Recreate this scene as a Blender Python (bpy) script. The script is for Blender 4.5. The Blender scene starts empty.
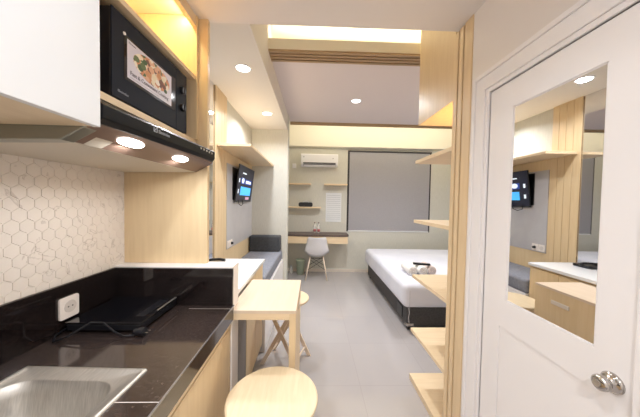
import bpy, bmesh, math, random
from mathutils import Vector, Matrix
random.seed(7)
S = bpy.context.scene
COL = S.collection
PI = math.pi

# ------------------------------------------------------------------ camera, world, exposure
cam_d = bpy.data.cameras.new('camera')
cam = bpy.data.objects.new('camera', cam_d); COL.objects.link(cam)
cam_d.sensor_fit = 'HORIZONTAL'; cam_d.sensor_width = 36.0
cam_d.lens = 36.0 * 245.0 / 640.0
cam_d.clip_start = 0.02
r = Vector((0.9995, -0.0267, 0.0178)).normalized()
f = Vector((0.0272, 0.9992, -0.0290)).normalized()
r = (r - f * r.dot(f)).normalized()
u = r.cross(f)
cam.matrix_world = Matrix(((r.x, u.x, -f.x, 0), (r.y, u.y, -f.y, 0), (r.z, u.z, -f.z, 1.5), (0, 0, 0, 1)))
S.camera = cam
w = bpy.data.worlds.new('world'); S.world = w; w.use_nodes = True
w.node_tree.nodes['Background'].inputs[0].default_value = (0.9, 0.95, 1, 1)
w.node_tree.nodes['Background'].inputs[1].default_value = 0.3
S.view_settings.view_transform = 'Standard'; S.view_settings.look = 'None'
S.view_settings.gamma = 1.0; S.view_settings.use_curve_mapping = False
S.view_settings.exposure = -0.24
S.cycles.max_bounces = 10; S.cycles.diffuse_bounces = 6; S.cycles.glossy_bounces = 5
S.cycles.sample_clamp_indirect = 6.0

NEUTRAL = (0.955, 0.975, 1.0); WARM = (1.0, 0.84, 0.5)
def area(name, loc, sx, sy, power, color, rot=(0, 0, 0), parent=None, shape='RECTANGLE', spread=PI):
    l = bpy.data.lights.new(name, 'AREA'); l.shape = shape; l.size = sx
    if shape == 'RECTANGLE': l.size_y = sy
    l.energy = power; l.color = color; l.spread = spread
    o = bpy.data.objects.new(name, l); COL.objects.link(o)
    o.location = loc; o.rotation_euler = rot
    if parent:
        o.parent = parent; o.location = Vector(loc) - ORG[parent]
    return o
DOWN = 30.0          # power of one ceiling downlight
COVE = 30.0          # cove LED strips

# ------------------------------------------------------------------ materials
def srgb(*c):
    return tuple(((v / 255) / 12.92 if v / 255 <= 0.04045 else ((v / 255 + 0.055) / 1.055) ** 2.4) for v in c) + (1,)
def mat(name, color, rough=0.5, metal=0.0, spec=0.5, emit=None, es=0.0, trans=0.0, coat=0.0, alpha=1.0):
    m = bpy.data.materials.new(name); m.use_nodes = True
    b = m.node_tree.nodes['Principled BSDF']
    b.inputs['Base Color'].default_value = color
    b.inputs['Roughness'].default_value = rough
    b.inputs['Metallic'].default_value = metal
    b.inputs['Specular IOR Level'].default_value = spec
    b.inputs['Transmission Weight'].default_value = trans
    b.inputs['Coat Weight'].default_value = coat
    b.inputs['Coat Roughness'].default_value = 0.08
    if emit:
        b.inputs['Emission Color'].default_value = emit; b.inputs['Emission Strength'].default_value = es
    return m
def noise_mix(m, c1, c2, scale=(1, 1, 1), nscale=5.0, detail=4.0, bump=0.0, lo=0.35, hi=0.65, distort=0.0):
    """object-space noise between two colours"""
    nt = m.node_tree; N = nt.nodes; L = nt.links; b = N['Principled BSDF']
    tc = N.new('ShaderNodeTexCoord'); mp = N.new('ShaderNodeMapping'); mp.inputs['Scale'].default_value = scale
    no = N.new('ShaderNodeTexNoise'); no.inputs['Scale'].default_value = nscale; no.inputs['Detail'].default_value = detail
    no.inputs['Distortion'].default_value = distort
    cr = N.new('ShaderNodeValToRGB'); cr.color_ramp.elements[0].position = lo; cr.color_ramp.elements[1].position = hi
    cr.color_ramp.elements[0].color = c1; cr.color_ramp.elements[1].color = c2
    L.new(tc.outputs['Object'], mp.inputs[0]); L.new(mp.outputs[0], no.inputs['Vector'])
    L.new(no.outputs['Fac'], cr.inputs[0]); L.new(cr.outputs[0], b.inputs['Base Color'])
    if bump:
        bp = N.new('ShaderNodeBump'); bp.inputs['Strength'].default_value = bump; bp.inputs['Distance'].default_value = 0.01
        L.new(no.outputs['Fac'], bp.inputs['Height']); L.new(bp.outputs[0], b.inputs['Normal'])
    return m
def wood(name, a, b_, scale=(14, 14, 1.2), rough=0.42):
    return noise_mix(mat(name, a, rough), a, b_, scale=scale, nscale=3.0, detail=6, lo=0.25, hi=0.75, distort=0.6)

M = {}
M['wood'] = wood('light_oak_laminate', srgb(216, 190, 150), srgb(226, 202, 163))
M['wood_x'] = wood('light_oak_across', srgb(222, 198, 162), srgb(232, 210, 176), scale=(1.2, 14, 14))
M['wood_y'] = wood('light_oak_along', srgb(222, 198, 162), srgb(232, 210, 176), scale=(14, 1.2, 14))
M['wood_table'] = wood('pale_table_laminate', srgb(214, 194, 172), srgb(221, 203, 182), scale=(14, 1.5, 14))
M['wood_stool'] = wood('pale_solid_wood', srgb(216, 196, 162), srgb(228, 210, 180), scale=(2.2, 16, 5))
M['wood_leg'] = wood('pale_leg_wood', srgb(222, 202, 182), srgb(230, 212, 192), scale=(8, 8, 2))
M['groove'] = mat('groove_brown', srgb(112, 82, 50), 0.7)
M['wood_brown'] = wood('brown_batten_wood', srgb(162, 136, 104), srgb(178, 152, 118), scale=(1.5, 14, 14))
M['white_lam'] = mat('white_laminate', srgb(226, 228, 230), 0.28)
M['white_top'] = mat('white_worktop', srgb(232, 234, 238), 0.25)
M['white_paint'] = mat('white_door_paint', srgb(238, 235, 235), 0.3)
M['wall_white'] = mat('white_wall_paint', srgb(234, 229, 225), 0.7)
M['ceil'] = mat('ceiling_paint', srgb(228, 222, 218), 0.8)
M['ceil_tray'] = mat('tray_ceiling_paint', srgb(222, 212, 212), 0.8)
M['ceil_soffit'] = mat('soffit_paint', srgb(222, 216, 208), 0.8)
M['cream'] = mat('cream_paint', srgb(236, 230, 214), 0.8)
M['wall_green'] = noise_mix(mat('sage_grey_wallpaper', srgb(196, 192, 178), 0.75), srgb(202, 200, 190), srgb(210, 208, 198), scale=(30, 30, 3), nscale=4, detail=3)
M['granite'] = noise_mix(mat('black_granite', srgb(28, 22, 22), 0.07, spec=0.7), srgb(22, 17, 17), srgb(46, 36, 34), nscale=90, detail=3, lo=0.45, hi=0.8)
M['granite_top'] = noise_mix(mat('polished_granite_top', srgb(38, 30, 29), 0.1, spec=0.9), srgb(46, 38, 36), srgb(74, 62, 58), nscale=90, detail=3, lo=0.45, hi=0.8)
M['edge'] = mat('granite_edge_highlight', srgb(150, 148, 152), 0.2, metal=0.6)  # highlight on black granite put into a lighter colour
M['steel'] = noise_mix(mat('brushed_steel', srgb(190, 188, 184), 0.5, metal=1.0), srgb(186, 182, 176), srgb(204, 200, 194), scale=(40, 3, 3), nscale=8, bump=.04)
M['chrome'] = mat('satin_chrome', srgb(190, 185, 180), 0.15, metal=1.0)
M['grout'] = mat('tile_grout', srgb(222, 213, 203), 0.8)
M['black'] = mat('black_plastic', srgb(24, 25, 30), 0.3)
M['black_gloss'] = mat('black_glass', srgb(14, 14, 18), 0.06, spec=0.8)
M['mw_body'] = mat('microwave_charcoal', srgb(30, 34, 44), 0.5, spec=0.12)
M['hood_under'] = mat('hood_brown_metal', srgb(120, 96, 84), 0.35, metal=0.3)
M['hood_steel'] = mat('hood_side_steel', srgb(150, 150, 140), 0.3, metal=0.8)
M['hood_front'] = mat('hood_front_black', srgb(14, 14, 17), 0.3, spec=0.12)
M['filter'] = mat('hood_filter', srgb(206, 196, 180), 0.5)
M['lamp'] = mat('lamp_lens', (1, 1, 1, 1), 0.5, emit=(1, 0.97, 0.93, 1), es=14)
M['hood_lamp'] = mat('hood_lamp_lens', (1, 1, 1, 1), 0.5, emit=(1, 0.95, 0.88, 1), es=12)
M['led'] = mat('led_strip_diffuser', (1, 1, 1, 1), 0.5, emit=(1, 0.84, 0.5, 1), es=6)
M['blind'] = noise_mix(mat('grey_blind_fabric', srgb(160, 158, 162), 0.9), srgb(156, 154, 159), srgb(168, 166, 170), nscale=160, detail=2)
M['dark'] = mat('dark_frame', srgb(44, 42, 44), 0.5)
M['winglass'] = mat('window_night_glass', srgb(20, 24, 30), 0.05)
M['desk_top'] = wood('dark_walnut_top', srgb(84, 70, 66), srgb(100, 84, 78), scale=(1.5, 12, 12))
M['mirror'] = mat('mirror_silver', (0.80, 0.81, 0.83, 1), 0.01, metal=1.0)
M['door_mirror'] = mat('door_mirror_silver', (0.74, 0.74, 0.74, 1), 0.015, metal=1.0)
M['sofa'] = noise_mix(mat('grey_sofa_fabric', srgb(128, 130, 140), 0.8), srgb(122, 124, 134), srgb(136, 138, 148), nscale=40)
M['bolster'] = noise_mix(mat('charcoal_bolster_fabric', srgb(74, 76, 80), 0.75), srgb(56, 58, 62), srgb(68, 70, 74), nscale=40)
M['tvboard'] = noise_mix(mat('grey_panel', srgb(186, 184, 186), 0.35), srgb(180, 178, 181), srgb(192, 190, 192), nscale=3)
M['sheet'] = noise_mix(mat('white_sheet', srgb(232, 232, 238), 0.85), srgb(212, 213, 224), srgb(220, 221, 230), nscale=3, bump=0.15)
M['bedbase'] = noise_mix(mat('charcoal_bed_fabric', srgb(62, 60, 60), 0.6), srgb(58, 56, 56), srgb(72, 70, 70), nscale=60)
M['towel'] = noise_mix(mat('white_towel', srgb(236, 232, 226), 0.95), srgb(230, 226, 220), srgb(240, 237, 232), nscale=120, bump=0.5)
M['towel_shade'] = mat('towel_fold_shade', srgb(196, 188, 180), 0.95)  # darker towel copy, shade of the spiral crease put into the colour
M['towel_pink'] = noise_mix(mat('blush_towel', srgb(226, 208, 202), 0.95), srgb(222, 204, 198), srgb(232, 214, 208), nscale=120, bump=0.5)
M['ac'] = mat('ac_white_plastic', srgb(232, 232, 236), 0.3)
M['paper'] = mat('white_paper', srgb(226, 228, 230), 0.7)
M['ink'] = mat('pale_grey_ink', srgb(176, 178, 182), 0.7)
M['chair'] = mat('white_chair_shell', srgb(212, 209, 211), 0.4)
M['wire'] = mat('black_wire', srgb(40, 38, 38), 0.4, metal=0.5)
M['bin'] = mat('sage_green_plastic', srgb(166, 178, 158), 0.5)
M['glass'] = mat('clear_plastic', (1, 1, 1, 1), 0.05, trans=0.75)
M['red'] = mat('red_label', srgb(176, 96, 96), 0.5)
M['cap'] = mat('bottle_cap', srgb(110, 90, 90), 0.5)
M['socket'] = mat('socket_white_plastic', srgb(238, 230, 224), 0.3)
M['socket_in'] = mat('socket_well', srgb(214, 206, 200), 0.4)
M['base'] = mat('pale_skirting', srgb(218, 208, 196), 0.5)
M['grey_door'] = mat('grey_cabinet_door', srgb(128, 124, 122), 0.5)
M['sticker'] = mat('sticker_paper', srgb(214, 208, 216), 0.35)
M['txt_dark'] = mat('dark_lettering', srgb(60, 50, 62), 0.6)
M['txt_light'] = mat('pale_lettering', srgb(168, 172, 182), 0.5)
def emis(name, c, s): return mat(name, c, 0.5, emit=c, es=s)
M['tv_bg'] = emis('tv_screen_dark', srgb(30, 32, 50), 0.35)
M['tv_blue'] = emis('tv_screen_blue', srgb(70, 170, 235), 1.2)
M['tv_navy'] = emis('tv_screen_navy', srgb(40, 70, 150), 0.9)
M['tv_white'] = emis('tv_screen_white', srgb(225, 235, 245), 1.0)
M['tv_pink'] = emis('tv_screen_pink', srgb(190, 150, 170), 0.9)

# hex marble tiles
m = M['tile'] = mat('white_marble_tile', srgb(226, 218, 208), 0.22)
nt = m.node_tree; N = nt.nodes; L = nt.links
tc = N.new('ShaderNodeTexCoord'); n1 = N.new('ShaderNodeTexNoise'); n1.inputs['Scale'].default_value = 9; n1.inputs['Detail'].default_value = 5
n1.inputs['Distortion'].default_value = 1.6
cr = N.new('ShaderNodeValToRGB'); e = cr.color_ramp.elements
e[0].position = 0.0; e[0].color = srgb(226, 217, 208); e[1].position = 1.0; e[1].color = srgb(226, 217, 208)
for p, c in ((0.615, srgb(226, 217, 208)), (0.64, srgb(198, 187, 178)), (0.665, srgb(226, 217, 208))):
    k = e.new(p); k.color = c
L.new(tc.outputs['Object'], n1.inputs['Vector']); L.new(n1.outputs['Fac'], cr.inputs[0]); L.new(cr.outputs[0], N['Principled BSDF'].inputs['Base Color'])

# floor: polished grey tiles
m = M['floor'] = mat('polished_grey_floor_tile', srgb(176, 174, 176), 0.08, spec=0.8)
nt = m.node_tree; N = nt.nodes; L = nt.links
tc = N.new('ShaderNodeTexCoord'); br = N.new('ShaderNodeTexBrick')
br.offset = 0; br.inputs['Scale'].default_value = 1.0; br.inputs['Brick Width'].default_value = 0.6; br.inputs['Row Height'].default_value = 0.6
br.inputs['Mortar Size'].default_value = 0.0025; br.inputs['Mortar Smooth'].default_value = 0.2
br.inputs['Color1'].default_value = srgb(174, 169, 169); br.inputs['Color2'].default_value = srgb(176, 171, 171); br.inputs['Mortar'].default_value = srgb(166, 161, 161)
L.new(tc.outputs['Object'], br.inputs['Vector']); L.new(br.outputs['Color'], N['Principled BSDF'].inputs['Base Color'])

# ------------------------------------------------------------------ geometry helpers
ORG = {}      # world position of the root of every object
class MB:
    def __init__(s): s.bm = bmesh.new()
    def box(s, x0, x1, y0, y1, z0, z1):
        x0, x1 = sorted((x0, x1)); y0, y1 = sorted((y0, y1)); z0, z1 = sorted((z0, z1))
        v = [s.bm.verts.new(p) for p in ((x0,y0,z0),(x1,y0,z0),(x1,y1,z0),(x0,y1,z0),(x0,y0,z1),(x1,y0,z1),(x1,y1,z1),(x0,y1,z1))]
        for q in ((0,3,2,1),(4,5,6,7),(0,1,5,4),(1,2,6,5),(2,3,7,6),(3,0,4,7)): s.bm.faces.new([v[i] for i in q])
        return s
    def loft(s, loops, cap0=True, cap1=True, closed=True):
        L_ = [[s.bm.verts.new(p) for p in lp] for lp in loops]
        for a, b in zip(L_, L_[1:]):
            n = len(a)
            for i in range(n if closed else n - 1):
                j = (i + 1) % n
                s.bm.faces.new((a[i], a[j], b[j], b[i]))
        if cap0: s.bm.faces.new(list(reversed(L_[0])))
        if cap1: s.bm.faces.new(L_[-1])
        return s
    def prism(s, pts, z0, z1): return s.loft([[(x, y, z0) for x, y in pts], [(x, y, z1) for x, y in pts]])
    def prism_y(s, pts, y0, y1): return s.loft([[(x, y1, z) for x, z in pts], [(x, y0, z) for x, z in pts]])
    def prism_x(s, pts, x0, x1): return s.loft([[(x0, y, z) for y, z in pts], [(x1, y, z) for y, z in pts]])
    def tube(s, pts, rad, n=8):
        pts = [Vector(p) for p in pts]; loops = []
        rads = rad if isinstance(rad, (list, tuple)) else [rad] * len(pts)
        for i, p in enumerate(pts):
            t = (pts[min(i + 1, len(pts) - 1)] - pts[max(i - 1, 0)]).normalized()
            up = Vector((0, 0, 1)) if abs(t.z) < 0.9 else Vector((1, 0, 0))
            a = t.cross(up).normalized(); b = a.cross(t)
            loops.append([p + (a * math.cos(q) + b * math.sin(q)) * rads[i] for q in [2 * PI * k / n for k in range(n)]])
        return s.loft(loops)
    def lathe(s, prof, c=(0, 0, 0), axis='z', n=32, cap0=True, cap1=True):
        loops = []
        for rr, h in prof:
            lp = []
            for k in range(n):
                q = 2 * PI * k / n; a, b = rr * math.cos(q), rr * math.sin(q)
                lp.append({'z': (c[0]+a, c[1]+b, c[2]+h), 'y': (c[0]+a, c[1]+h, c[2]+b), 'x': (c[0]+h, c[1]+a, c[2]+b)}[axis])
            loops.append(lp)
        return s.loft(loops, cap0, cap1)
    def build(s, name, material, parent=None, bevel=0.0, seg=2, smooth=False, sub=0, origin=None):
        bmesh.ops.recalc_face_normals(s.bm, faces=s.bm.faces)
        me = bpy.data.meshes.new(name)
        co = [v.co.copy() for v in s.bm.verts]
        if parent is not None: org = ORG[parent]
        elif origin is not None: org = Vector(origin)
        else:
            lo = [min(c[i] for c in co) for i in range(3)]; hi = [max(c[i] for c in co) for i in range(3)]
            org = Vector(((lo[0]+hi[0])/2, (lo[1]+hi[1])/2, lo[2]))
        for v in s.bm.verts: v.co -= org
        s.bm.to_mesh(me); s.bm.free()
        o = bpy.data.objects.new(name, me); COL.objects.link(o); me.materials.append(material)
        if parent is not None: o.parent = parent
        else: o.location = org
        ORG[o] = org
        if bevel:
            md = o.modifiers.new('bevel', 'BEVEL'); md.width = bevel; md.segments = seg; md.limit_method = 'ANGLE'; md.angle_limit = math.radians(40)
        if sub:
            md = o.modifiers.new('sub', 'SUBSURF'); md.levels = sub; md.render_levels = sub
        if smooth:
            for p in me.polygons: p.use_smooth = True
        return o
def box(name, x0, x1, y0, y1, z0, z1, material, parent=None, bevel=0.0, seg=2):
    return MB().box(x0, x1, y0, y1, z0, z1).build(name, material, parent, bevel, seg)
def thing(name, loc, label, cat, group=None):
    o = bpy.data.objects.new(name, None); COL.objects.link(o); o.location = loc; o.empty_display_size = 0.05
    ORG[o] = Vector(loc); return tag(o, label, cat, group)
def tag(o, label, cat, group=None, kind=None):
    o['label'] = label; o['category'] = cat
    if group: o['group'] = group
    if kind: o['kind'] = kind
    return o
def struct(o): o['kind'] = 'structure'; return o
def kids(o): return [c for c in COL.objects if c.parent == o]
def dup(o, parent=None):
    c = o.copy(); COL.objects.link(c); ORG[c] = ORG[o]
    if parent is not None: c.parent = parent
    for k in kids(o): dup(k, c)
    return c
def text(name, body, size, material, parent, origin, right, up, extrude=0.0006, align='LEFT', sx=1.0):
    cu = bpy.data.curves.new(name, 'FONT'); cu.body = body; cu.size = size; cu.extrude = extrude; cu.align_x = align
    to = bpy.data.objects.new(name + '_tmp', cu)
    COL.objects.link(to)
    dg = bpy.context.evaluated_depsgraph_get(); dg.update()
    me = bpy.data.meshes.new_from_object(to.evaluated_get(dg))
    bpy.data.objects.remove(to)
    o = bpy.data.objects.new(name, me); COL.objects.link(o)
    R_, U_ = Vector(right).normalized(), Vector(up).normalized(); W_ = R_.cross(U_)
    for v in me.vertices:
        v.co = Vector(origin) + R_ * (v.co.x * sx) + U_ * v.co.y + W_ * v.co.z - ORG[parent]
    me.materials.clear(); me.materials.append(material)
    o.parent = parent; ORG[o] = ORG[parent]
    return o
def rrect(x0, x1, y0, y1, rad, n=6):
    pts = []
    for cx, cy, a0 in ((x1-rad, y1-rad, 0), (x0+rad, y1-rad, PI/2), (x0+rad, y0+rad, PI), (x1-rad, y0+rad, 1.5*PI)):
        for k in range(n + 1):
            a = a0 + PI / 2 * k / n; pts.append((cx + rad * math.cos(a), cy + rad * math.sin(a)))
    return pts

# ------------------------------------------------------------------ the room
KX, TX, RX, BX = -1.086, -0.958, 0.845, 3.1        # kitchen wall, TV wall, door wall, bedroom right wall
YB, YF = -1.3, 5.2                                # wall behind the camera, window wall
ZK, ZS, ZT, ZR = 2.518, 2.584, 2.81, 3.08                    # kitchen ceiling, tray ceiling, cove ceiling
struct(box('floor', KX - .1, BX + .1, YB - .1, YF + .1, -0.1, 0, M['floor']))
struct(box('wall_left_kitchen', KX - .1, KX, YB, 1.429, 0, ZR, M['wall_white']))
struct(box('wall_left', KX - .1, TX, 1.477, 3.78, 0, ZR, M['wall_green']))
struct(box('wall_back', KX - .1, RX + .1, YB - .1, YB, 0, ZR, M['wall_white']))
struct(box('wall_alcove_back', KX - .1, -0.405, 3.78, 3.98, 0, ZR, M['wall_green']))
struct(box('wall_alcove_side', KX - .1, -0.56, 3.98, YF, 0, ZR, M['wall_green']))
wf = MB(); wf.box(KX, 0.712, YF, YF + .1, 0, ZR); wf.box(2.505, BX, YF, YF + .1, 0, ZR); wf.box(0.712, 2.505, YF, YF + .1, 0, 0.872); wf.box(0.712, 2.505, YF, YF + .1, 2.59, ZR)
struct(wf.build('wall_front', M['wall_green']))
struct(box('wall_right', BX, BX + .1, 1.475, YF, 0, ZR, M['wall_green']))
# door wall with the doorway opening y .60-1.174
wr = MB(); wr.box(RX, RX + .1, YB, 0.60, 0, ZR); wr.box(RX, RX + .1, 1.174, 1.32, 0, ZR); wr.box(RX, RX + .1, 0.60, 1.174, 2.04, ZR)
struct(wr.build('wall_door_side', M['wall_white']))
struct(box('wall_bathroom_end', RX + .02, BX, 1.33, 1.475, 0, ZR, M['wall_white']))
# half-height white partition behind the worktop
struct(box('wall_partition', KX, -0.443, 1.363, 1.477, 0, 1.128, M['wall_white'], bevel=.003))
# ceilings
struct(box('ceiling', KX, RX + .06, YB, 1.458, ZK, ZR, M['ceil']))
struct(box('ceiling_soffit', TX - .02, -0.412, 1.458, 3.78, ZS, ZR, M['ceil_soffit']))
struct(box('ceiling_tray', -0.412, BX, 2.34, 4.10, ZT, ZT + .05, M['ceil_tray']))
struct(box('ceiling_cove', KX, BX + .1, YB, YF + .1, ZR, ZR + .1, M['cream']))
struct(box('trim_cove_face', -0.412, BX, 2.165, 2.18, 2.81, 2.90, M['cream']))
struct(box('trim_cove_shelf', -0.412, BX, 2.18, 2.34, 2.822, 2.845, M['cream']))
bt = MB()
for k in range(4): bt.box(-0.412, BX, 2.167 + k * .046, 2.194 + k * .046, 2.793, 2.822)
struct(bt.build('trim_battens', M['wood_brown']))
struct(box('trim_batten_backing', -0.412, BX, 2.18, 2.34, 2.816, 2.822, M['groove']))
struct(box('trim_tray_edge', -0.405, BX, 4.10, 4.12, 2.762, 2.90, M['wood_brown']))
struct(box('wall_pelmet', -0.56, BX, 5.06, YF, 2.63, ZR, M['cream']))
struct(box('baseboard_front', -0.56, BX, YF - .012, YF, 0, 0.06, M['base']))

# cove LED strips resting on the cove ledges
led1 = tag(box('led_strip', -0.35, 3.0, 2.20, 2.215, 2.845, 2.855, M['led']), 'warm LED strip hidden on the near ceiling cove ledge', 'light')
area('near_cove_light', (1.3, 2.2075, 2.86), 3.3, 0.03, COVE * .6, (1, .92, .70), rot=(PI, 0, 0))
led2 = tag(box('led_strip', -0.35, 3.0, 4.08, 4.095, 2.86, 2.87, M['led']), 'warm LED strip hidden behind the far ceiling edge', 'light')
area('far_cove_light', (1.3, 4.16, 2.84), 3.3, 0.05, COVE * .7, (1, .92, .72), rot=(math.radians(125), 0, 0))

# window, reveal and roller blind
wi = MB(); wi.box(0.712, 0.745, YF, YF + .06, 0.872, 2.59); wi.box(2.47, 2.505, YF, YF + .06, 0.872, 2.59); wi.box(0.745, 2.47, YF, YF + .06, 2.55, 2.59); wi.box(0.745, 2.47, YF, YF + .06, 0.872, 0.9)
wi = struct(wi.build('window_1', M['dark']))
struct(box('window_pane', 0.745, 2.47, YF + .05, YF + .056, 0.9, 2.55, M['winglass'], wi))
bl = thing('roller_blind', (1.6, YF - .02, 0.88), 'closed grey fabric roller blind covering the whole window', 'blind')
box('blind_fabric', 0.75, 2.47, YF - .012, YF - .008, 0.895, 2.555, M['blind'], bl)
box('bottom_rail', 0.745, 2.475, YF - .018, YF - .003, 0.872, 0.895, M['white_lam'], bl, .003)
box('head_rail', 0.72, 2.5, YF - .03, YF - .001, 2.555, 2.585, M['dark'], bl, .003)

# ------------------------------------------------------------------ mirrored door
d = struct(box('door_1', RX + .012, RX + .05, 0.60, 1.174, 0.01, 2.04, M['white_paint']))
st = MB()
for a in ((1.065, 1.17, 0.01, 2.036), (1.035, 1.065, 0.955, 2.036), (0.604, 0.685, 0.01, 2.036), (0.685, 0.696, 0.955, 2.036), (0.696, 1.035, 1.92, 2.036), (0.696, 1.035, 0.955, 1.08), (0.685, 1.065, 0.01, 0.2)):
    st.box(RX, RX + .014, *a)
st.build('door_frame', M['white_paint'], d)
mo = MB()
for (y0, y1, z0, z1) in ((0.696, 1.035, 1.08, 1.92),):
    t = .006
    for a in ((y0, y0+t, z0, z1), (y1-t, y1, z0, z1), (y0+t, y1-t, z0, z0+t), (y0+t, y1-t, z1-t, z1)): mo.box(RX + .002, RX + .012, *a)
mo.build('glazing_bead', M['white_paint'], d, .004)
MB().box(RX + .004, RX + .008, 0.697, 1.034, 1.081, 1.919).build('mirror_glass', M['door_mirror'], d)
box('lower_panel', RX + .0035, RX + .014, 0.6855, 1.0645, 0.2005, 0.9545, M['white_paint'], d)
kn = MB(); kn.lathe([(.028, 0), (.028, -.004), (.022, -.009), (.011, -.012), (.011, -.016), (.016, -.020), (.0205, -.027), (.0215, -.034), (.020, -.041), (.015, -.045), (.006, -.046)], (RX, 0.648, 1.008), 'x', 32)
kn = kn.build('door_knob', M['chrome'], d, smooth=True)
MB().lathe([(.009, 0), (.009, -.003)], (RX - .046, 0.648, 1.008), 'x', 16).build('key_cylinder', M['steel'], kn)
cs = MB()
for off, th, x in ((0.0, .02, .010), (.02, .065, .016), (.085, .02, .022)):
    y0, y1 = 0.60 - off, 1.174 + off; zt = 2.04 + off
    cs.box(RX - x, RX + .01, y1, y1 + th, 0, zt + th); cs.box(RX - x, RX + .01, y0 - th, y0, 0, zt + th); cs.box(RX - x, RX + .01, y0, y1, zt, zt + th)
struct(cs.build('trim_door_casing', M['white_paint'], bevel=.003))

# slatted oak column at the end of the door wall
co = thing('slatted_column', (RX + .06, 1.40, 0), 'tall light oak column with dark vertical grooves beside the white door', 'column')
box('core', RX + .008, RX + .02, 1.320, 1.490, 0, ZK, M['groove'], co)
for a, b in ((1.320, 1.390), (1.402, 1.440), (1.452, 1.490)):
    box('slat', RX - .006, RX + .012, a, b, 0, ZK, M['wood'], co, .002)

# open bookcase behind the column
bc = thing('open_shelf_unit', (1.1, 1.77, 0), 'light oak open shelf unit with five boards jutting out behind the column', 'shelf')
box('back_panel', RX + .021, 1.38, 1.476, 1.492, 0, 2.13, M['wood'], bc)
box('side_panel', 1.36, 1.385, 1.492, 2.035, 0, 2.13, M['wood'], bc)
for z in (0.045, 0.441, 0.897, 1.361, 1.853):
    box('shelf_board', RX, 1.36, 1.492, 2.035, z - (.045 if z < .1 else .026), z, M['wood_x'], bc, .0015)
uc = thing('overhead_cabinet', (1.1, 1.75, 2.13), 'tall light oak ceiling cabinet hanging above the open shelves', 'cabinet')
box('body', RX, 1.385, 1.492, 1.985, 2.13, ZR - .002, M['wood'], uc, .001)
for a, b in ((RX + .002, 1.113), (1.117, 1.383)):
    box('cabinet_door', a, b, 1.987, 2.003, 2.135, ZR - .006, M['wood'], uc, .0015)
area('cabinet_underlight', (1.1, 1.62, 2.122), 0.4, 0.04, 7, WARM, parent=uc)

# ------------------------------------------------------------------ kitchen
# hexagonal marble tiles
ts = MB(); R_ = 0.0285; px_ = R_ * math.sqrt(3); x0 = KX + .001
rows = int((1.80 - 1.10) / (1.5 * R_)) + 2
for j in range(rows):
    for i in range(26):
        cy = 0.36 + i * px_ + (px_ / 2 if j % 2 else 0); cz = 1.13 + j * 1.5 * R_
        if cy > 1.455 or cz > 1.83: continue
        rr = R_ - .0006
        lo = []; hi = []
        for k in range(6):
            a = PI / 6 + k * PI / 3
            y, z = cy + rr * math.cos(a), cz + rr * math.sin(a)
            y2, z2 = cy + (rr - .002) * math.cos(a), cz + (rr - .002) * math.sin(a)
            lo.append((x0 + .001, min(y, 1.428), max(z, 1.122))); hi.append((x0 + .006, min(y2, 1.428), max(z2, 1.122)))
        ts.loft([lo, hi], False, True)
tile = struct(ts.build('wall_tiles', M['tile']))
struct(box('wall_tile_grout', KX, KX + .0045, 0.3, 1.429, 1.118, 1.80, M['grout']))

# base cabinets
for i, (a, b) in enumerate(((-0.55, 0.10), (0.10, 0.73), (0.73, 1.36))):
    c = thing('base_cabinet', (-0.75, (a + b) / 2, 0), ('light oak kitchen base cabinet nearest the white partition', 'light oak kitchen base cabinet under the steel sink', 'light oak kitchen base cabinet furthest from the white partition')[2 - i] if i != 1 else 'light oak kitchen base cabinet under the steel sink', 'cabinet', 'kitchen base cabinets')
    box('body', KX + .005, -0.468, a + .001, b - .001, 0.08, 0.766, M['wood'], c)
    box('plinth', KX + .005, -0.50, a + .001, b - .001, 0, 0.08, M['dark'], c)
    box('top_rail', -0.468, -0.45, a + .001, b - .001, 0.797, 0.832, M['wood_y'], c)
    dd = box('cabinet_door', -0.468, -0.45, a + .012, b - (.03 if i == 2 else .004), 0.09, 0.788, M['wood'], c, .001)
    if i == 2: box('end_stile', -0.468, -0.45, b - .026, b - .001, 0.08, 0.797, M['wood'], c)

# granite worktop with a sink cut-out
ct = thing('worktop', (-0.76, 0.4, 0.835), 'polished black granite kitchen worktop with thick front edge', 'worktop')
slab = MB(); hx0, hx1, hy0, hy1 = -0.955, -0.592, 0.36, 0.812
for a in ((KX + .002, hx0, -0.55, 1.362), (hx1, -0.434, -0.55, 1.362), (hx0, hx1, -0.55, hy0), (hx0, hx1, hy1, 1.362)):
    slab.box(a[0], a[1], a[2], a[3], 0.835, 0.915)
slab.build('slab', M['granite_top'], ct)
box('edge_highlight', -0.4345, -0.431, -0.55, 1.362, 0.909, 0.9155, M['edge'], ct)  # pale strip painting the light caught along the front edge
box('joint', -0.60, -0.434, 0.698, 0.7005, 0.915, 0.9153, M['socket_in'], ct)
box('joint', -0.655, -0.434, 1.31, 1.3115, 0.915, 0.9153, M['socket_in'], ct)
box('wall_upstand', KX + .001, KX + .018, -0.55, 1.362, 0.915, 1.12, M['granite'], ct, .001)
box('end_upstand', KX + .018, -0.437, 1.348, 1.3625, 0.915, 1.12, M['granite'], ct, .001)

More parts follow.
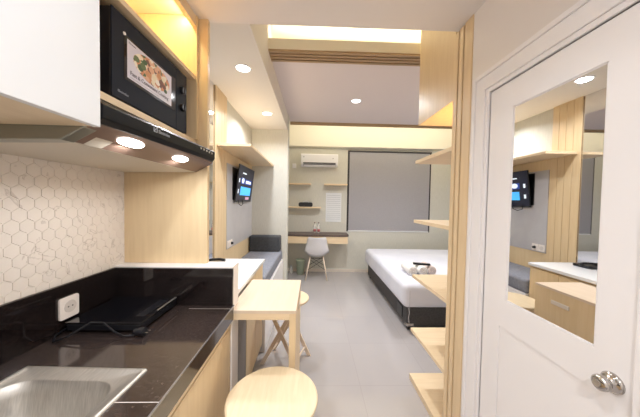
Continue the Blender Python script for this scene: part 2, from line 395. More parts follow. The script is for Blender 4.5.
# sink
sk = thing('sink', (-0.77, 0.59, 0.915), 'rectangular stainless steel sink set into the black worktop', 'sink')
def rot_pts(pts, cx, cy, ang): 
    c_, s_ = math.cos(ang), math.sin(ang)
    return [(cx + (x - cx) * c_ - (y - cy) * s_, cy + (x - cx) * s_ + (y - cy) * c_) for x, y in pts]
n_ = 8
def ring(x0, x1, y0, y1, rad, z): return [(x, y, z) for x, y in rot_pts(rrect(x0, x1, y0, y1, rad, n_), -0.77, 0.6, math.radians(-2.0))]
sb = MB()
sb.loft([ring(-.978, -.562, .345, .842, .006, .9155), ring(-.976, -.564, .347, .840, .006, .921), ring(-.966, -.574, .357, .830, .006, .922),
         ring(-.964, -.576, .359, .828, .006, .9195), ring(-.948, -.598, .392, .785, .075, .9190), ring(-.944, -.602, .396, .781, .075, .916),
         ring(-.938, -.610, .404, .773, .075, .88), ring(-.93, -.62, .412, .765, .07, .80), ring(-.915, -.635, .427, .75, .06, .778), ring(-.86, -.69, .48, .69, .04, .772)], False, True)
sb.build('basin', M['steel'], sk, smooth=True)
MB().lathe([(.038, .774), (.038, .778), (.03, .779), (.026, .7755), (.0, .7755)][:4], (-.775, .6, 0), 'z', 24).build('drain', M['chrome'], sk)

# wall socket on the upstand
so = thing('wall_socket', (KX + .02, 1.09, 1.02), 'white square wall socket on the black upstand beside the cooktop', 'socket')
MB().prism_x(rrect(1.047, 1.133, .972, 1.066, .01, 4), KX + .018, KX + .027).build('plate', M['socket'], so, .002)
MB().lathe([(.027, -.001), (.026, .0015), (.022, .0015), (.0215, .0005)], (KX + .027, 1.092, 1.022), 'x', 24).build('socket_well', M['socket_in'], so)
for y in (1.083, 1.101): MB().lathe([(.003, 0), (.003, .0012)], (KX + .0272, y, 1.022), 'x', 10).build('socket_hole', M['dark'], so)

# portable cooktop
hb = thing('induction_cooktop', (-0.90, 1.19, 0.915), 'slim black portable glass cooktop lying on the worktop', 'cooktop')
pts = [(-1.05, 1.065), (-0.735, 1.055), (-0.725, 1.335), (-1.045, 1.343)]
box('body', -1.052, -0.735, 1.062, 1.34, .925, .957, M['black'], hb, .008)
box('glass_top', -1.055, -0.732, 1.058, 1.343, .957, .964, M['black_gloss'], hb, .002)
box('metal_edge', -0.742, -0.733, 1.18, 1.338, .9645, .967, M['steel'], hb, .001)
box('control_strip', -0.80, -0.76, 1.12, 1.30, .964, .9648, M['black'], hb)
for x in (-1.03, -.755):
    for y in (1.085, 1.32): MB().lathe([(.012, .915), (.012, .926)], (x, y, 0), 'z', 12).build('foot', M['black'], hb)
cab = tag(MB().tube([(-1.055, 1.08, .935), (-1.06, 1.03, .925), (-1.03, .99, .92), (-.985, 1.0, .935), (-.93, 1.045, .972), (-.885, 1.052, .968), (-.83, 1.04, .935), (-.785, 1.03, .922), (-.745, 1.04, .921)], .0036, 8).build('power_cord', M['black'], smooth=True), 'thin black power cord curling in front of the cooktop', 'cord')
pl = MB(); pl.lathe([(.012, 0), (.014, .012), (.018, .03), (.018, .044)], (-.75, 1.045, .934), 'x', 16)
pl = pl.build('plug', M['black'], cab)
for z in (-.009, .009): MB().lathe([(.0024, 0), (.0024, .019)], (-.706, 1.045 + z, .934), 'x', 8).build('pin', M['chrome'], pl)

# tall oak end panel between kitchen and TV zone
tag(box('end_panel', KX + .002, -0.612, 1.43, 1.458, 1.1285, ZK - .001, M['wood'], bevel=.001), 'tall light oak panel standing on the white ledge at the end of the hood', 'panel')

# white upper cabinet left of the hood
wc = thing('wall_cabinet', (-0.83, 0.2, 1.686), 'large white-fronted oak wall cabinet at the near end of the kitchen', 'cabinet')
box('body', KX + .007, -0.588, -0.40, 0.670, 1.688, ZK - .001, M['wood_y'], wc)
box('cabinet_door', -0.586, -0.568, 0.125, 0.672, 1.686, ZK - .02, M['white_lam'], wc, .0015)
box('cabinet_door', -0.586, -0.568, -0.40, 0.120, 1.686, ZK - .02, M['white_lam'], wc, .0015)

# oak niche holding the microwave, lit shelf above
ni = thing('microwave_niche', (-0.88, 1.05, 1.80), 'open light oak niche above the hood with a lit upper compartment', 'cabinet')
box('bottom_board', KX + .007, -0.676, 0.672, 1.429, 1.812, 1.836, M['wood_y'], ni)
box('middle_shelf', KX + .007, -0.668, 0.672, 1.429, 2.165, 2.186, M['wood_y'], ni, .001)
box('back_board', KX + .007, KX + .02, 0.672, 1.429, 1.84, ZK - .002, M['wood'], ni)
box('end_board', KX + .02, -0.662, 1.405, 1.429, 1.838, ZK - .002, M['wood'], ni)
box('top_fascia', -0.69, -0.668, 0.672, 1.405, ZK - .06, ZK - .002, M['wood_y'], ni)
nl = box('led_profile', -0.706, -0.692, 0.68, 1.39, ZK - .014, ZK - .004, M['led'], ni)
area('niche_light', (-0.712, 1.05, ZK - .02), 0.03, 0.68, 4.2, (1, .80, .38), rot=(0, math.radians(40), 0), parent=ni)

# microwave
mw = thing('microwave', (-0.86, 1.093, 1.838), 'charcoal microwave oven with a food sticker sitting above the hood', 'microwave')
FX = -0.682
box('casing', -1.03, FX - .005, 0.853, 1.334, 1.847, 2.142, M['black'], mw, .004)
for y in (.90, 1.29):
    for x in (-.99, -.76): MB().lathe([(.012, 1.836), (.012, 1.848)], (x, y, 0), 'z', 12).build('foot', M['black'], mw)
box('front_frame', FX - .005, FX, 0.852, 1.236, 1.846, 2.143, M['mw_body'], mw, .001)
cp = box('control_panel', FX - .005, FX, 1.238, 1.335, 1.846, 2.143, M['mw_body'], mw, .001)
for z in (2.052, 1.966):
    k = MB().lathe([(.019, 0), (.018, .012), (.016, .014)], (FX, 1.287, z), 'x', 24).build('dial', M['black'], cp)
    box('pointer', FX + .013, FX + .017, 1.284, 1.290, z - .016, z + .016, M['black_gloss'], k)
wn = box('door_window', FX, FX + .0015, 0.904, 1.228, 1.925, 2.082, M['black_gloss'], mw, .001)
MB().lathe([(.006, 0), (.005, .003)], (FX + .001, .905, 2.083), 'x', 12).build('bumper', M['socket'], wn)
stk = box('food_sticker', FX + .0015, FX + .002, 0.918, 1.192, 1.937, 2.074, M['sticker'], mw)
def disc(name, cy, cz, rr, c, lift, sy=1.0, seg=20):
    b = MB(); lp = [(FX + .002 + lift, cy + rr * sy * math.cos(2*PI*k/seg), cz + rr * math.sin(2*PI*k/seg)) for k in range(seg)]
    b.loft([[(FX + .0019, y, z) for _, y, z in lp], lp]); return b.build(name, c, stk)
pm = mat('plate_print', srgb(206, 196, 190), .4); nt = pm.node_tree; N = nt.nodes; L = nt.links
tc = N.new('ShaderNodeTexCoord'); vo = N.new('ShaderNodeTexVoronoi'); vo.inputs['Scale'].default_value = 55; cr = N.new('ShaderNodeValToRGB'); cr.color_ramp.interpolation = 'CONSTANT'
for p, c in ((0.0, (84, 104, 60)), (.22, (222, 176, 142)), (.42, (236, 226, 204)), (.6, (206, 138, 96)), (.78, (110, 70, 58)), (.88, (120, 140, 84))):
    k = cr.color_ramp.elements.new(p); k.color = srgb(*c)
L.new(tc.outputs['Object'], vo.inputs['Vector']); L.new(vo.outputs['Color'], cr.inputs[0]); L.new(cr.outputs[0], N['Principled BSDF'].inputs['Base Color'])
disc('plate_picture', 1.062, 2.020, .050, pm, .0003, 2.3, 32)
fm = [mat('food_print_' + n, srgb(*c), .5) for n, c in (('green', (96, 112, 70)), ('leaf', (70, 92, 56)), ('orange', (206, 148, 104)), ('peach', (222, 176, 142)), ('cream', (232, 218, 190)), ('brown', (120, 74, 62)), ('pale', (240, 232, 220)))]
food = [(.965, 2.028, .016, 0), (.985, 2.005, .017, 1), (1.01, 2.04, .014, 1), (1.0, 2.018, .018, 0), (1.03, 2.002, .020, 2), (1.05, 2.03, .019, 3), (1.07, 2.008, .02, 4), (1.09, 1.998, .016, 6),
        (1.10, 2.03, .017, 2), (1.115, 2.008, .018, 5), (1.135, 2.0, .014, 5), (1.08, 2.045, .014, 3), (1.13, 2.028, .014, 4), (1.025, 1.982, .013, 3), (1.06, 1.982, .013, 4), (1.145, 1.985, .012, 1), (.99, 2.045, .010, 4)]
for i, (y, z, rr, c) in enumerate(food): disc('food_picture', y, z, rr * .72, fm[c], .0005 + i * .00004, 1.3, 12)
text('sticker_words', 'Fast & Convenient Cooking', .021, M['txt_dark'], stk, (FX + .003, .93, 1.953), (0, 1, 0), (0, 0, 1), .0002)
text('sticker_heading', 'Electrolux', .009, M['txt_dark'], stk, (FX + .003, .924, 2.062), (0, 1, 0), (0, 0, 1), .0002)
box('sticker_line', FX + .002, FX + .0024, .93, 1.10, 1.9425, 1.9445, M['ink'], stk)
text('brand_words', 'Electrolux', .012, M['txt_light'], mw, (FX + .001, .875, 1.868), (0, 1, 0), (0, 0, 1), .0003)

# cooker hood
hd = thing('cooker_hood', (-0.83, 1.05, 1.65), 'slim black cooker hood with two bright lamps above the worktop', 'cooker hood')
MB().prism_y([(-1.078, 1.652), (-0.672, 1.660), (-0.602, 1.698), (-0.580, 1.715), (-0.580, 1.757), (-0.66, 1.800), (-1.078, 1.800)], 0.676, 1.427).build('body', M['black'], hd, .001)
MB().loft([[(-.5805, 0.676, 1.700), (-.568, 0.678, 1.714), (-.568, 0.678, 1.750), (-.576, 0.676, 1.760), (-.60, .676, 1.768), (-.60, .676, 1.70)],
           [(-.5805, 1.430, 1.718), (-.568, 1.428, 1.732), (-.568, 1.428, 1.770), (-.576, 1.430, 1.777), (-.60, 1.430, 1.782), (-.60, 1.430, 1.718)]]).build('front_fascia', M['hood_front'], hd, .002)
MB().prism_y([(-0.672, 1.654), (-0.602, 1.692), (-0.582, 1.705), (-0.582, 1.713), (-0.602, 1.6985), (-0.672, 1.6605)], .678, 1.42).build('lamp_panel', M['hood_under'], hd)
MB().prism_y([(-1.076, 1.645), (-0.674, 1.653), (-0.674, 1.660), (-1.076, 1.652)], .712, 1.42).build('grease_filter', M['filter'], hd, .001)
MB().prism_y([(-1.076, 1.644), (-0.674, 1.652), (-0.612, 1.686), (-.60, 1.70), (-.60, 1.725), (-1.076, 1.725)], .6725, .712).build('side_strip', M['hood_steel'], hd, .003)
def slope_plate(name, y0, y1, t0, t1, lift, m_, rad=.016):   # plate lying under the sloping lamp panel; t runs down the slope
    P0 = Vector((-.602, 0, 1.692)); D_ = (Vector((-.672, 0, 1.654)) - P0); N_ = Vector((D_.z, 0, -D_.x)).normalized()
    if N_.z > 0: N_ = -N_
    if rad: pts = rrect(y0, y1, t0, t1, rad, 6)
    else: pts = [((y0 + y1) / 2 + (y1 - y0) / 2 * math.copysign(abs(math.cos(a)) ** .8, math.cos(a)), (t0 + t1) / 2 + (t1 - t0) / 2 * math.copysign(abs(math.sin(a)) ** .8, math.sin(a))) for a in [2 * PI * k / 32 for k in range(32)]]
    lo = []; hi = []
    for y, t in pts:
        q = P0 + D_ * t + Vector((0, y, 0)); lo.append(tuple(q - N_ * .001)); hi.append(tuple(q + N_ * lift))
    return MB().loft([lo, hi]).build(name, m_, hd)
for y in (0.845, 1.150):
    slope_plate('hood_lamp', y - .055, y + .055, -.06, .42, .003, M['hood_lamp'], 0)
    area('hood_lamp_light', (-.62, y, 1.672), .06, .06, 2.6, NEUTRAL, parent=hd, shape='DISK')
slope_plate('rating_plate', .735, .795, .46, .99, .0006, M['filter'], .004)
for k in range(5): MB().lathe([(.0055, 0), (.005, .003)], (-.568, 1.25 + k * .033, 1.755), 'x', 12).build('button', M['steel'], hd)
text('brand_words', 'Electrolux', .017, M['txt_light'], hd, (-.5675, .915, 1.738), (0, 1, .02), (0, 0, 1), .0003)
lg = MB(); lg.box(-.568, -.5672, .888, .891, 1.737, 1.757); lg.box(-.568, -.5672, .905, .908, 1.737, 1.757); lg.box(-.568, -.5672, .888, .908, 1.755, 1.757); lg.box(-.568, -.5672, .888, .908, 1.737, 1.739)
lg.loft([[(-.568, .890, 1.739), (-.568, .893, 1.739), (-.568, .907, 1.755), (-.568, .904, 1.755)], [(-.5672, .890, 1.739), (-.5672, .893, 1.739), (-.5672, .907, 1.755), (-.5672, .904, 1.755)]])
lg.build('brand_mark', M['txt_light'], hd)

# ------------------------------------------------------------------ sideboard, pull-out table, stools
sd = thing('sideboard', (-0.70, 1.93, 0), 'low oak sideboard with a glossy white top behind the white ledge', 'sideboard')
box('top', TX + .006, -0.465, 1.479, 2.385, 0.903, 0.93, M['white_top'], sd, .002)
box('body', TX + .006, -0.50, 1.48, 2.38, 0.08, 0.895, M['wood'], sd)
box('plinth', TX + .006, -0.53, 1.48, 2.38, 0, 0.08, M['dark'], sd)
box('cabinet_door', -0.50, -0.482, 1.482, 1.80, 0.09, 0.885, M['grey_door'], sd, .001)['label'] = 'grey cabinet door under the pull-out table'
box('cabinet_door', -0.50, -0.482, 1.815, 2.09, 0.09, 0.885, M['wood'], sd, .001)
box('cabinet_door', -0.50, -0.482, 2.095, 2.378, 0.09, 0.885, M['wood'], sd, .001)

tb = thing('table', (-0.27, 1.62, 0), 'small square pale oak table pulled out from the sideboard', 'table')
box('tabletop', -0.462, -0.086, 1.357, 1.895, 0.868, 0.886, M['wood_table'], tb, .001)
ap = MB(); ap.box(-0.441, -0.124, 1.358, 1.38, 0.832, 0.868)
ap.build('apron', M['wood_x'], tb); box('apron', -0.462, -0.124, 1.872, 1.893, 0.832, 0.868, M['wood_x'], tb)
fp = box('side_panel', -0.124, -0.088, 1.358, 1.893, 0.0, 0.868, M['wood'], tb, .001)
hn = MB(); hn.box(-.088, -.0825, 1.63, 1.76, .77, .80)
hn.build('handle', M['base'], tb, .004)

def make_stool(name, loc, label, rz):
    t = thing(name, (0, 0, 0), label, 'stool', 'folding wooden stools')
    MB().lathe([(.198, .578), (.206, .583), (.208, .592), (.206, .600), (.199, .603)], (0, 0, 0), 'z', 64).build('seat', M['wood_stool'], t)
    def leg(x, ya, yb, w_=.034, th=.016):
        d_ = Vector((0, yb - ya, .57)).normalized(); p_ = Vector((0, d_.z, -d_.y)) * (w_ / 2)
        a = Vector((0, ya, 0)); b = Vector((0, yb, .575))
        lp = []
        for xx in (x - th / 2, x + th / 2):
            lp.append([(xx, a.y - w_ / 2 / d_.z, 0), (xx, a.y + w_ / 2 / d_.z, 0), (xx, b.y + w_ / 2 / d_.z, .577), (xx, b.y - w_ / 2 / d_.z, .577)])
        MB().loft(lp).build('leg', M['wood_leg'], t, .002)
    for x in (-.135, .135): leg(x, -.185, .13)
    for x in (-.115, .115): leg(x, .185, -.13)
    for (y, z, w2) in ((-.14, .08, .135), (.14, .08, .115), (-.085, .50, .115), (.085, .50, .135)):
        MB().tube([(-w2, y, z), (w2, y, z)], .009, 10).build('stretcher', M['wood_leg'], t)
    t.location = loc; t.rotation_euler = (0, 0, rz)
    return t
s1 = make_stool('folding_stool', (-0.172, 1.105, 0), 'round pale wooden stool standing in the open between worktop and door', math.radians(90))
s2 = dup(s1); s2.location = (-0.235, 2.27, 0); s2.rotation_euler = (0, 0, math.radians(72))
s2['label'] = 'round wooden folding stool with crossed legs half hidden behind the table'

# flat black tray on the sideboard
ph = thing('tabletop_gadget', (-0.85, 2.21, 0.93), 'small flat black gadget lying at the back of the white sideboard top', 'gadget')
MB().prism(rrect(-.92, -.80, 2.12, 2.28, .02, 5), .93, .955).build('base', M['black'], ph, .004)
MB().tube([(-.92, 2.17, .965), (-.88, 2.175, .972), (-.82, 2.19, .972), (-.785, 2.20, .960)], [.012, .009, .009, .012], 10).build('handset', M['black'], ph, smooth=True)

# ------------------------------------------------------------------ left wall of the living zone
mr = tag(box('wall_mirror', TX + .0005, TX + .006, 1.49, 2.37, 0.935, ZS, M['mirror']), 'tall frameless mirror on the left wall above the sideboard', 'mirror')
sp = thing('slat_wall_panel', (TX + .01, 2.52, 0), 'full-height oak wall panel with thin vertical grooves beside the mirror', 'panel')
box('backing', TX + .0005, TX + .008, 2.375, 2.675, 0.0, ZS, M['groove'], sp)
for k in range(4): box('plank', TX + .006, TX + .02, 2.375 + k * .0752, 2.375 + k * .0752 + .071, 0.0, ZS, M['wood'], sp, .002)
wp = thing('tv_wall_panel', (TX + .01, 3.17, 0), 'oak wall panel with a grey inset behind the television', 'panel')
box('oak_panel', TX + .0005, TX + .012, 2.677, 3.778, 0.0, 2.018, M['wood'], wp)
box('grey_inset', TX + .012, TX + .018, 2.69, 3.776, .955, 1.90, M['tvboard'], wp)
sh = tag(box('wall_shelf', TX + .001, -0.615, 2.40, 3.778, 2.019, 2.045, M['wood_y'], bevel=.0015), 'long deep oak shelf running above the television', 'shelf')

def socket_small(name, y, z, label):
    s = thing(name, (TX + .02, y, z), label, 'socket', 'sockets below the television')
    box('plate', TX + .018, TX + .026, y - .04, y + .04, z - .04, z + .04, M['socket'], s, .002)
    MB().lathe([(.024, -.001), (.023, .0015), (.020, .0015), (.0195, .0005)], (TX + .026, y, z), 'x', 16).build('socket_well', M['socket_in'], s)
    return s
socket_small('wall_socket', 2.735, 1.005, 'white socket on the grey inset, the one nearer the grooved panel')
s_b = socket_small('wall_socket', 2.82, 1.005, 'white socket on the grey inset, the one holding a dark plug')
MB().lathe([(.016, 0), (.014, .02)], (TX + .027, 2.82, 1.005), 'x', 12).build('plug', M['black'], s_b)

tv = thing('television', (-0.88, 3.24, 1.47), 'black flat television showing a blue home screen, tilted on the left wall', 'television')
def tvp(y, z, o):   # point on the tilted screen plane, o = distance out of the face
    t = (z - 1.475) / (1.92 - 1.475)
    return (-0.912 + 0.054 * t + o, y, z)
def tvq(name, y0, y1, z0, z1, o0, o1, m_, par):
    b = MB(); b.loft([[tvp(y0, z0, o0), tvp(y1, z0, o0), tvp(y1, z1, o0), tvp(y0, z1, o0)], [tvp(y0, z0, o1), tvp(y1, z0, o1), tvp(y1, z1, o1), tvp(y0, z1, o1)]])
    return b.build(name, m_, par)
tvq('case', 2.88, 3.58, 1.475, 1.92, -.012, 0, M['black'], tv)
sc = tvq('screen', 2.89, 3.57, 1.49, 1.912, 0, .001, M['tv_bg'], tv)
tvq('screen_tile', 3.01, 3.16, 1.70, 1.775, .001, .0016, M['tv_navy'], sc)
tvq('screen_tile', 3.19, 3.48, 1.70, 1.765, .001, .0016, M['tv_navy'], sc)
tvq('screen_caption', 3.21, 3.45, 1.715, 1.75, .0017, .0021, M['tv_white'], sc)
tvq('screen_banner', 3.02, 3.48, 1.56, 1.665, .001, .0016, M['tv_blue'], sc)
tvq('screen_tile', 3.27, 3.44, 1.505, 1.54, .001, .0016, M['tv_pink'], sc)
tvq('screen_text', 3.04, 3.20, 1.825, 1.84, .001, .0016, M['tv_white'], sc)
for z in (1.735, 1.605): tvq('screen_icon', 2.925, 2.955, z - .025, z + .025, .001, .0016, M['tv_white'], sc)
b = MB(); lp = [tvp(3.085 + .05 * math.cos(k * PI / 8), 1.74 + .032 * math.sin(k * PI / 8), .0016) for k in range(16)]; lp2 = [(x + .0006, y, z) for x, y, z in lp]
b.loft([lp, lp2]).build('screen_logo', M['tv_white'], sc)
box('wall_bracket', TX + .018, -0.918, 3.08, 3.40, 1.56, 1.84, M['black'], tv, .003)
box('tv_shade_plate', TX + .019, -0.932, 2.86, 3.50, 1.50, 1.88, M['black'], tv, .004)  # dark sheet standing in for shade and reflection on the wall by the screen
tag(MB().tube([(-.905, 2.98, 1.50), (-.895, 2.97, 1.45), (-.885, 3.03, 1.43), (-.885, 3.10, 1.45), (-.9, 3.14, 1.5)], .005, 8).build('tv_cable', M['black'], smooth=True), 'short black cable looping below the television', 'cable')

# daybed in the alcove
db = thing('daybed', (-0.67, 3.0, 0), 'grey upholstered daybed with a pale base under the television', 'sofa')
box('base', TX + .013, -0.455, 2.39, 3.778, 0, 0.60, M['white_paint'], db, .003)
box('mattress', TX + .013, -0.468, 2.39, 3.776, 0.60, 0.745, M['sofa'], db, .03, 4)
bo = tag(box('bolster', TX + .025, -0.485, 3.60, 3.774, 0.747, 0.975, M['bolster'], bevel=.018, seg=4), 'charcoal fabric bolster at the far end of the grey daybed', 'cushion')

# ------------------------------------------------------------------ far wall: desk, shelves, air conditioner
dk = thing('desk', (0.08, 4.98, 0.67), 'wall-mounted desk with dark walnut top and oak drawer front', 'desk')
MB().prism([(-.558, 4.76), (-.46, 4.76), (-.44, 4.75), (.64, 4.75), (.69, 4.77), (.71, 4.82), (.71, 5.198), (-.558, 5.198)], .815, .85).build('desktop', M['desk_top'], dk, .003)
box('drawer', -.545, .685, 4.765, 4.785, .672, .814, M['wood_x'], dk, .002)
box('case', -.545, .68, 4.785, 5.19, .68, .814, M['wood_x'], dk)
box('end_bracket', -.557, -.547, 4.77, 5.19, .60, .814, M['dark'], dk)

for x0_, x1_, z, lab in ((-.558, -.056, 1.865, 'short oak wall shelf below the left side of the air conditioner'), (.218, .69, 1.865, 'short oak wall shelf beside the top of the blind'), (-.558, .156, 1.385, 'longer oak wall shelf above the desk holding a black case')):
    tag(box('wall_shelf', x0_, x1_, 5.0, 5.199, z - .028, z, M['wood_x'], bevel=.002), lab, 'shelf', 'oak shelves on the far wall')
cs_ = thing('carry_case', (-.16, 5.09, 1.385), 'small black rounded case lying on the lower wall shelf', 'case')
MB().prism_y(rrect(-.305, -.015, 1.386, 1.475, .035, 5), 5.03, 5.15).build('shell', M['black'], cs_, .006)
MB().tube([(-.22, 5.08, 1.475), (-.18, 5.08, 1.50), (-.12, 5.08, 1.50), (-.09, 5.08, 1.475)], .006, 8).build('handle', M['ac'], cs_, smooth=True)

ac = thing('air_conditioner', (.11, 5.1, 2.22), 'white split air conditioner unit high on the far wall', 'air conditioner')
MB().prism_x([(5.199, 2.222), (5.06, 2.222), (5.01, 2.25), (5.0, 2.29), (5.0, 2.44), (5.015, 2.466), (5.199, 2.472)], -.268, .488).build('casing', M['ac'], ac, .006)
MB().prism_x([(5.052, 2.222), (5.012, 2.245), (5.006, 2.262), (5.05, 2.262)], -.22, .44).build('air_outlet', M['dark'], ac)
MB().prism_x([(5.045, 2.218), (5.005, 2.240), (5.002, 2.244), (5.042, 2.223)], -.215, .435).build('louvre', M['ac'], ac)
MB().lathe([(.014, 0), (.013, -.002)], (.385, 4.999, 2.375), 'y', 16).build('energy_badge', M['tvboard'], ac)
MB().lathe([(.014, 0), (.013, -.002)], (-.21, 4.999, 2.40), 'y', 16).build('badge', M['ink'], ac)
box('outlet_slot', -.22, .44, 4.9985, 5.004, 2.268, 2.288, M['dark'], ac)

tag(box('isolator_switch', -.455, -.375, 5.18, 5.199, 2.19, 2.285, M['ac'], bevel=.004), 'small white switch box beside the air conditioner', 'switch')

pp = thing('wall_notice', (.425, 5.195, 1.07), 'tall white notice sheet with faint lines hanging above the desk', 'notice')
box('sheet', .262, .594, 5.192, 5.198, 1.07, 1.685, M['paper'], pp)
for k in range(13): box('text_line', .285, .572, 5.1905, 5.1925, 1.125 + k * .042, 1.131 + k * .042, M['ink'], pp)

def bottle(x, y, label):
    t = thing('water_bottle', (x, y, .85), label, 'bottle', 'water bottles on the desk')
    MB().lathe([(.026, .804), (.031, .81), (.031, .93), (.026, .96), (.013, .995), (.011, 1.01)], (x, y, .047), 'z', 20).build('bottle_body', M['glass'], t, smooth=True)
    MB().lathe([(.0315, .838), (.0315, .888)], (x, y, .047), 'z', 20).build('bottle_label', M['red'], t, smooth=True)
    MB().lathe([(.014, 1.008), (.014, 1.03)], (x, y, .047), 'z', 16).build('cap', M['cap'], t)
bottle(.035, 4.99, 'clear water bottle with red label on the desk, on the side of the daybed')
bottle(.115, 4.99, 'clear water bottle with red label on the desk, on the side of the window')

# moulded chair facing the desk
ch = thing('desk_chair', (.08, 4.78, 0), 'white moulded shell chair with wooden dowel legs at the desk', 'chair')
def shell_pt(s, t):
    # t: 0 front lip .. 1 top of back ; s: -1..1 across ; chair faces +y
    prof = [(.23, .43, .20), (.15, .455, .23), (.02, .445, .235), (-.10, .44, .23), (-.175, .475, .225), (-.205, .56, .215), (-.225, .68, .195), (-.245, .79, .172), (-.25, .822, .145)]
    q = t * (len(prof) - 1); i = min(int(q), len(prof) - 2); k = q - i
    y, z, w_ = [prof[i][j] * (1 - k) + prof[i + 1][j] * k for j in range(3)]
    wrap = max(0, 1 - abs(t - .5) / .45)
    back = max(0, min(1, (t - .5) / .25))
    return (.08 + s * w_, 4.78 + y + (abs(s) ** 2.2) * (.075 * back + .02 * wrap), z + (abs(s) ** 2.4) * (.05 + .06 * wrap) * (1 - back * .85))
sm = MB(); NS, NT = 12, 24
gv = [[sm.bm.verts.new(shell_pt(-1 + 2 * i / NS, j / NT)) for i in range(NS + 1)] for j in range(NT + 1)]
for j in range(NT):
    for i in range(NS): sm.bm.faces.new((gv[j][i], gv[j][i + 1], gv[j + 1][i + 1], gv[j + 1][i]))
so_ = sm.build('seat_shell', M['chair'], ch, smooth=True)
md = so_.modifiers.new('solid', 'SOLIDIFY'); md.thickness = .01
for sx in (-1, 1):
    for sy in (-1, 1):
        MB().tube([(.08 + sx * .125, 4.79 + sy * .11, .425), (.08 + sx * .205, 4.79 + sy * .20, .0)], [.014, .009], 10).build('leg', M['wood_leg'], ch, smooth=True)
br_ = MB()
P = lambda sx, sy, t: (.08 + sx * (.125 + .08 * t), 4.79 + sy * (.11 + .09 * t), .425 * (1 - t))
for sy in (-1, 1):
    br_.tube([P(-1, sy, .1), P(1, sy, .55)], .004, 6); br_.tube([P(1, sy, .1), P(-1, sy, .55)], .004, 6)
for sx in (-1, 1):
    br_.tube([P(sx, -1, .1), P(sx, 1, .55)], .004, 6); br_.tube([P(sx, 1, .1), P(sx, -1, .55)], .004, 6)
br_.tube([P(-1, -1, .04), P(1, -1, .04), P(1, 1, .04), P(-1, 1, .04), P(-1, -1, .04)], .006, 6)
br_.build('wire_brace', M['wire'], ch)

bn = thing('waste_bin', (-.245, 5.02, 0), 'sage green waste bin on the floor under the desk', 'bin')
MB().lathe([(.068, 0), (.072, .004), (.088, .275), (.094, .28), (.094, .292), (.084, .292), (.080, .28), (.066, .01)], (-.245, 5.02, 0), 'z', 28, True, True).build('bucket', M['bin'], bn, smooth=True)
MB().lathe([(.096, .288), (.096, .302), (.080, .308), (.02, .31)], (-.245, 5.02, 0), 'z', 28).build('lid', M['bin'], bn)
tag(MB().lathe([(.03, 0), (.034, .01), (.034, .12), (.02, .15), (.012, .16), (.012, .18)], (-.44, 5.05, 0), 'z', 20).build('glass_jar', M['glass'], smooth=True), 'small clear bottle on the floor beside the green bin', 'bottle')

# ------------------------------------------------------------------ bed
bd = thing('bed', (2.07, 3.82, 0), 'low double bed with white sheet and charcoal upholstered base', 'bed')
box('base', 1.115, 3.06, 2.80, 4.86, 0.05, 0.295, M['bedbase'], bd, .02, 3)
box('mattress', 1.05, 3.06, 2.74, 4.88, 0.285, 0.578, M['sheet'], bd, .07, 5)
for x, y in ((1.17, 2.86), (1.17, 4.8), (3.0, 2.86), (3.0, 4.8)): box('leg', x - .03, x + .03, y - .03, y + .03, 0, .06, M['black'], bd)
box('corner_guard', 1.11, 1.20, 2.79, 2.85, 0.055, 0.095, M['chrome'], bd, .01)
MB().tube([(1.13, 2.79, .28), (1.14, 2.788, .22), (1.132, 2.79, .16), (1.14, 2.79, .10)], .006, 8).build('zip', M['chrome'], bd)
box('side_pocket', 1.104, 1.116, 2.93, 3.10, .10, .24, M['black'], bd, .01)
box('seam', 1.118, 1.122, 2.7385, 2.7405, 0.30, 0.50, M['ink'], bd)
def roll(cx, y0, z, rad, ln, m_, label):
    o = MB().lathe([(rad * .86, 0), (rad * .97, .006), (rad, .02), (rad, ln - .02), (rad * .97, ln - .006), (rad * .86, ln)], (cx, y0, z), 'y', 32).build('rolled_towel', m_, smooth=True)
    pts = []
    for k in range(56):
        q = k / 55; a = 2 * PI * 2.6 * q; rr = rad * (.10 + .72 * q)
        pts.append((cx + rr * math.cos(a), y0 - .0005, z + rr * math.sin(a)))
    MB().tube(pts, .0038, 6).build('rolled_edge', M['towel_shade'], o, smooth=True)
    return tag(o, label, 'towel', 'rolled towels on the bed')
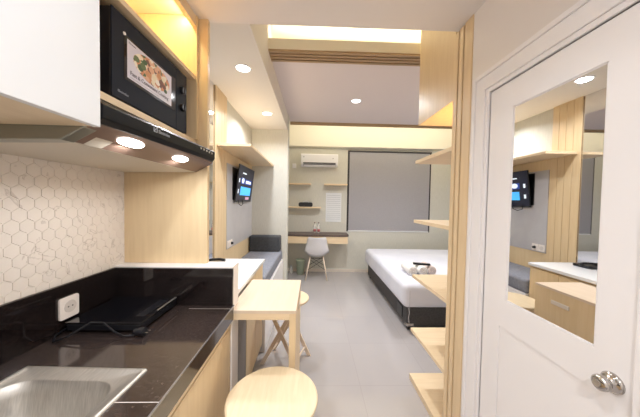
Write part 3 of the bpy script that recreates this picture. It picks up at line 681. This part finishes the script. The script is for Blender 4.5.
roll(1.275, 3.04, .578 + .060, .060, .28, M['towel'], 'rolled white towel on the bed, the one nearest the daybed side')
roll(1.408, 3.04, .578 + .060, .060, .28, M['towel'], 'rolled white towel in the middle of the three rolls on the bed')
roll(1.54, 3.08, .578 + .058, .058, .26, M['towel_pink'], 'rolled blush towel on the bed, furthest from the bed edge')
rm = thing('remote_control', (1.37, 3.13, .699), 'black remote control lying across the rolled towels', 'remote control')
box('body', 1.265, 1.475, 3.103, 3.157, .699, .722, M['black'], rm, .005)
for k in range(5): box('button', 1.29 + k * .034, 1.304 + k * .034, 3.122, 3.138, .722, .724, M['grey_door'], rm)
rm.location.x += .05; rm.rotation_euler.z = math.radians(-16)

# ------------------------------------------------------------------ downlights
def downlight(x, y, z, label, power=DOWN):
    t = thing('downlight', (x, y, z), label, 'light', 'round recessed ceiling downlights')
    MB().lathe([(.066, 0), (.064, -.004), (.056, -.005), (.054, -.001)], (x, y, z), 'z', 32).build('trim_ring', M['white_paint'], t, smooth=True)
    MB().lathe([(.054, -.001), (.052, -.003)], (x, y, z), 'z', 32).build('lens', M['lamp'], t)
    area('downlight_lamp', (x, y, z - .008), .09, .09, power, NEUTRAL, parent=t, shape='DISK', spread=math.radians(150))
downlight(-.597, 2.065, ZS, 'round downlight in the soffit over the sideboard', DOWN * .42)
downlight(-.597, 3.107, ZS, 'round downlight in the soffit over the daybed', DOWN * .42)
downlight(.53, 3.2, ZT, 'round downlight in the middle of the tray ceiling')
downlight(1.65, 3.2, ZT, 'unseen added downlight in the tray ceiling over the near half of the bed', DOWN * .5)  # lamp out of view, added to flatten the light in the tray zone
downlight(2.6, 3.2, ZT, 'unseen added downlight in the tray ceiling over the pillow end of the bed', DOWN * .4)  # another lamp out of view, added for bounce light off the bed
downlight(-.05, .35, ZK, 'unseen added downlight in the kitchen ceiling over the worktop aisle', DOWN * .27)  # lamp out of view, added as fill for the kitchen end
downlight(-.05, -.7, ZK, 'unseen added downlight in the entrance ceiling behind the kitchen', DOWN * .85)  # lamp behind the camera, added to brighten kitchen ceiling and door
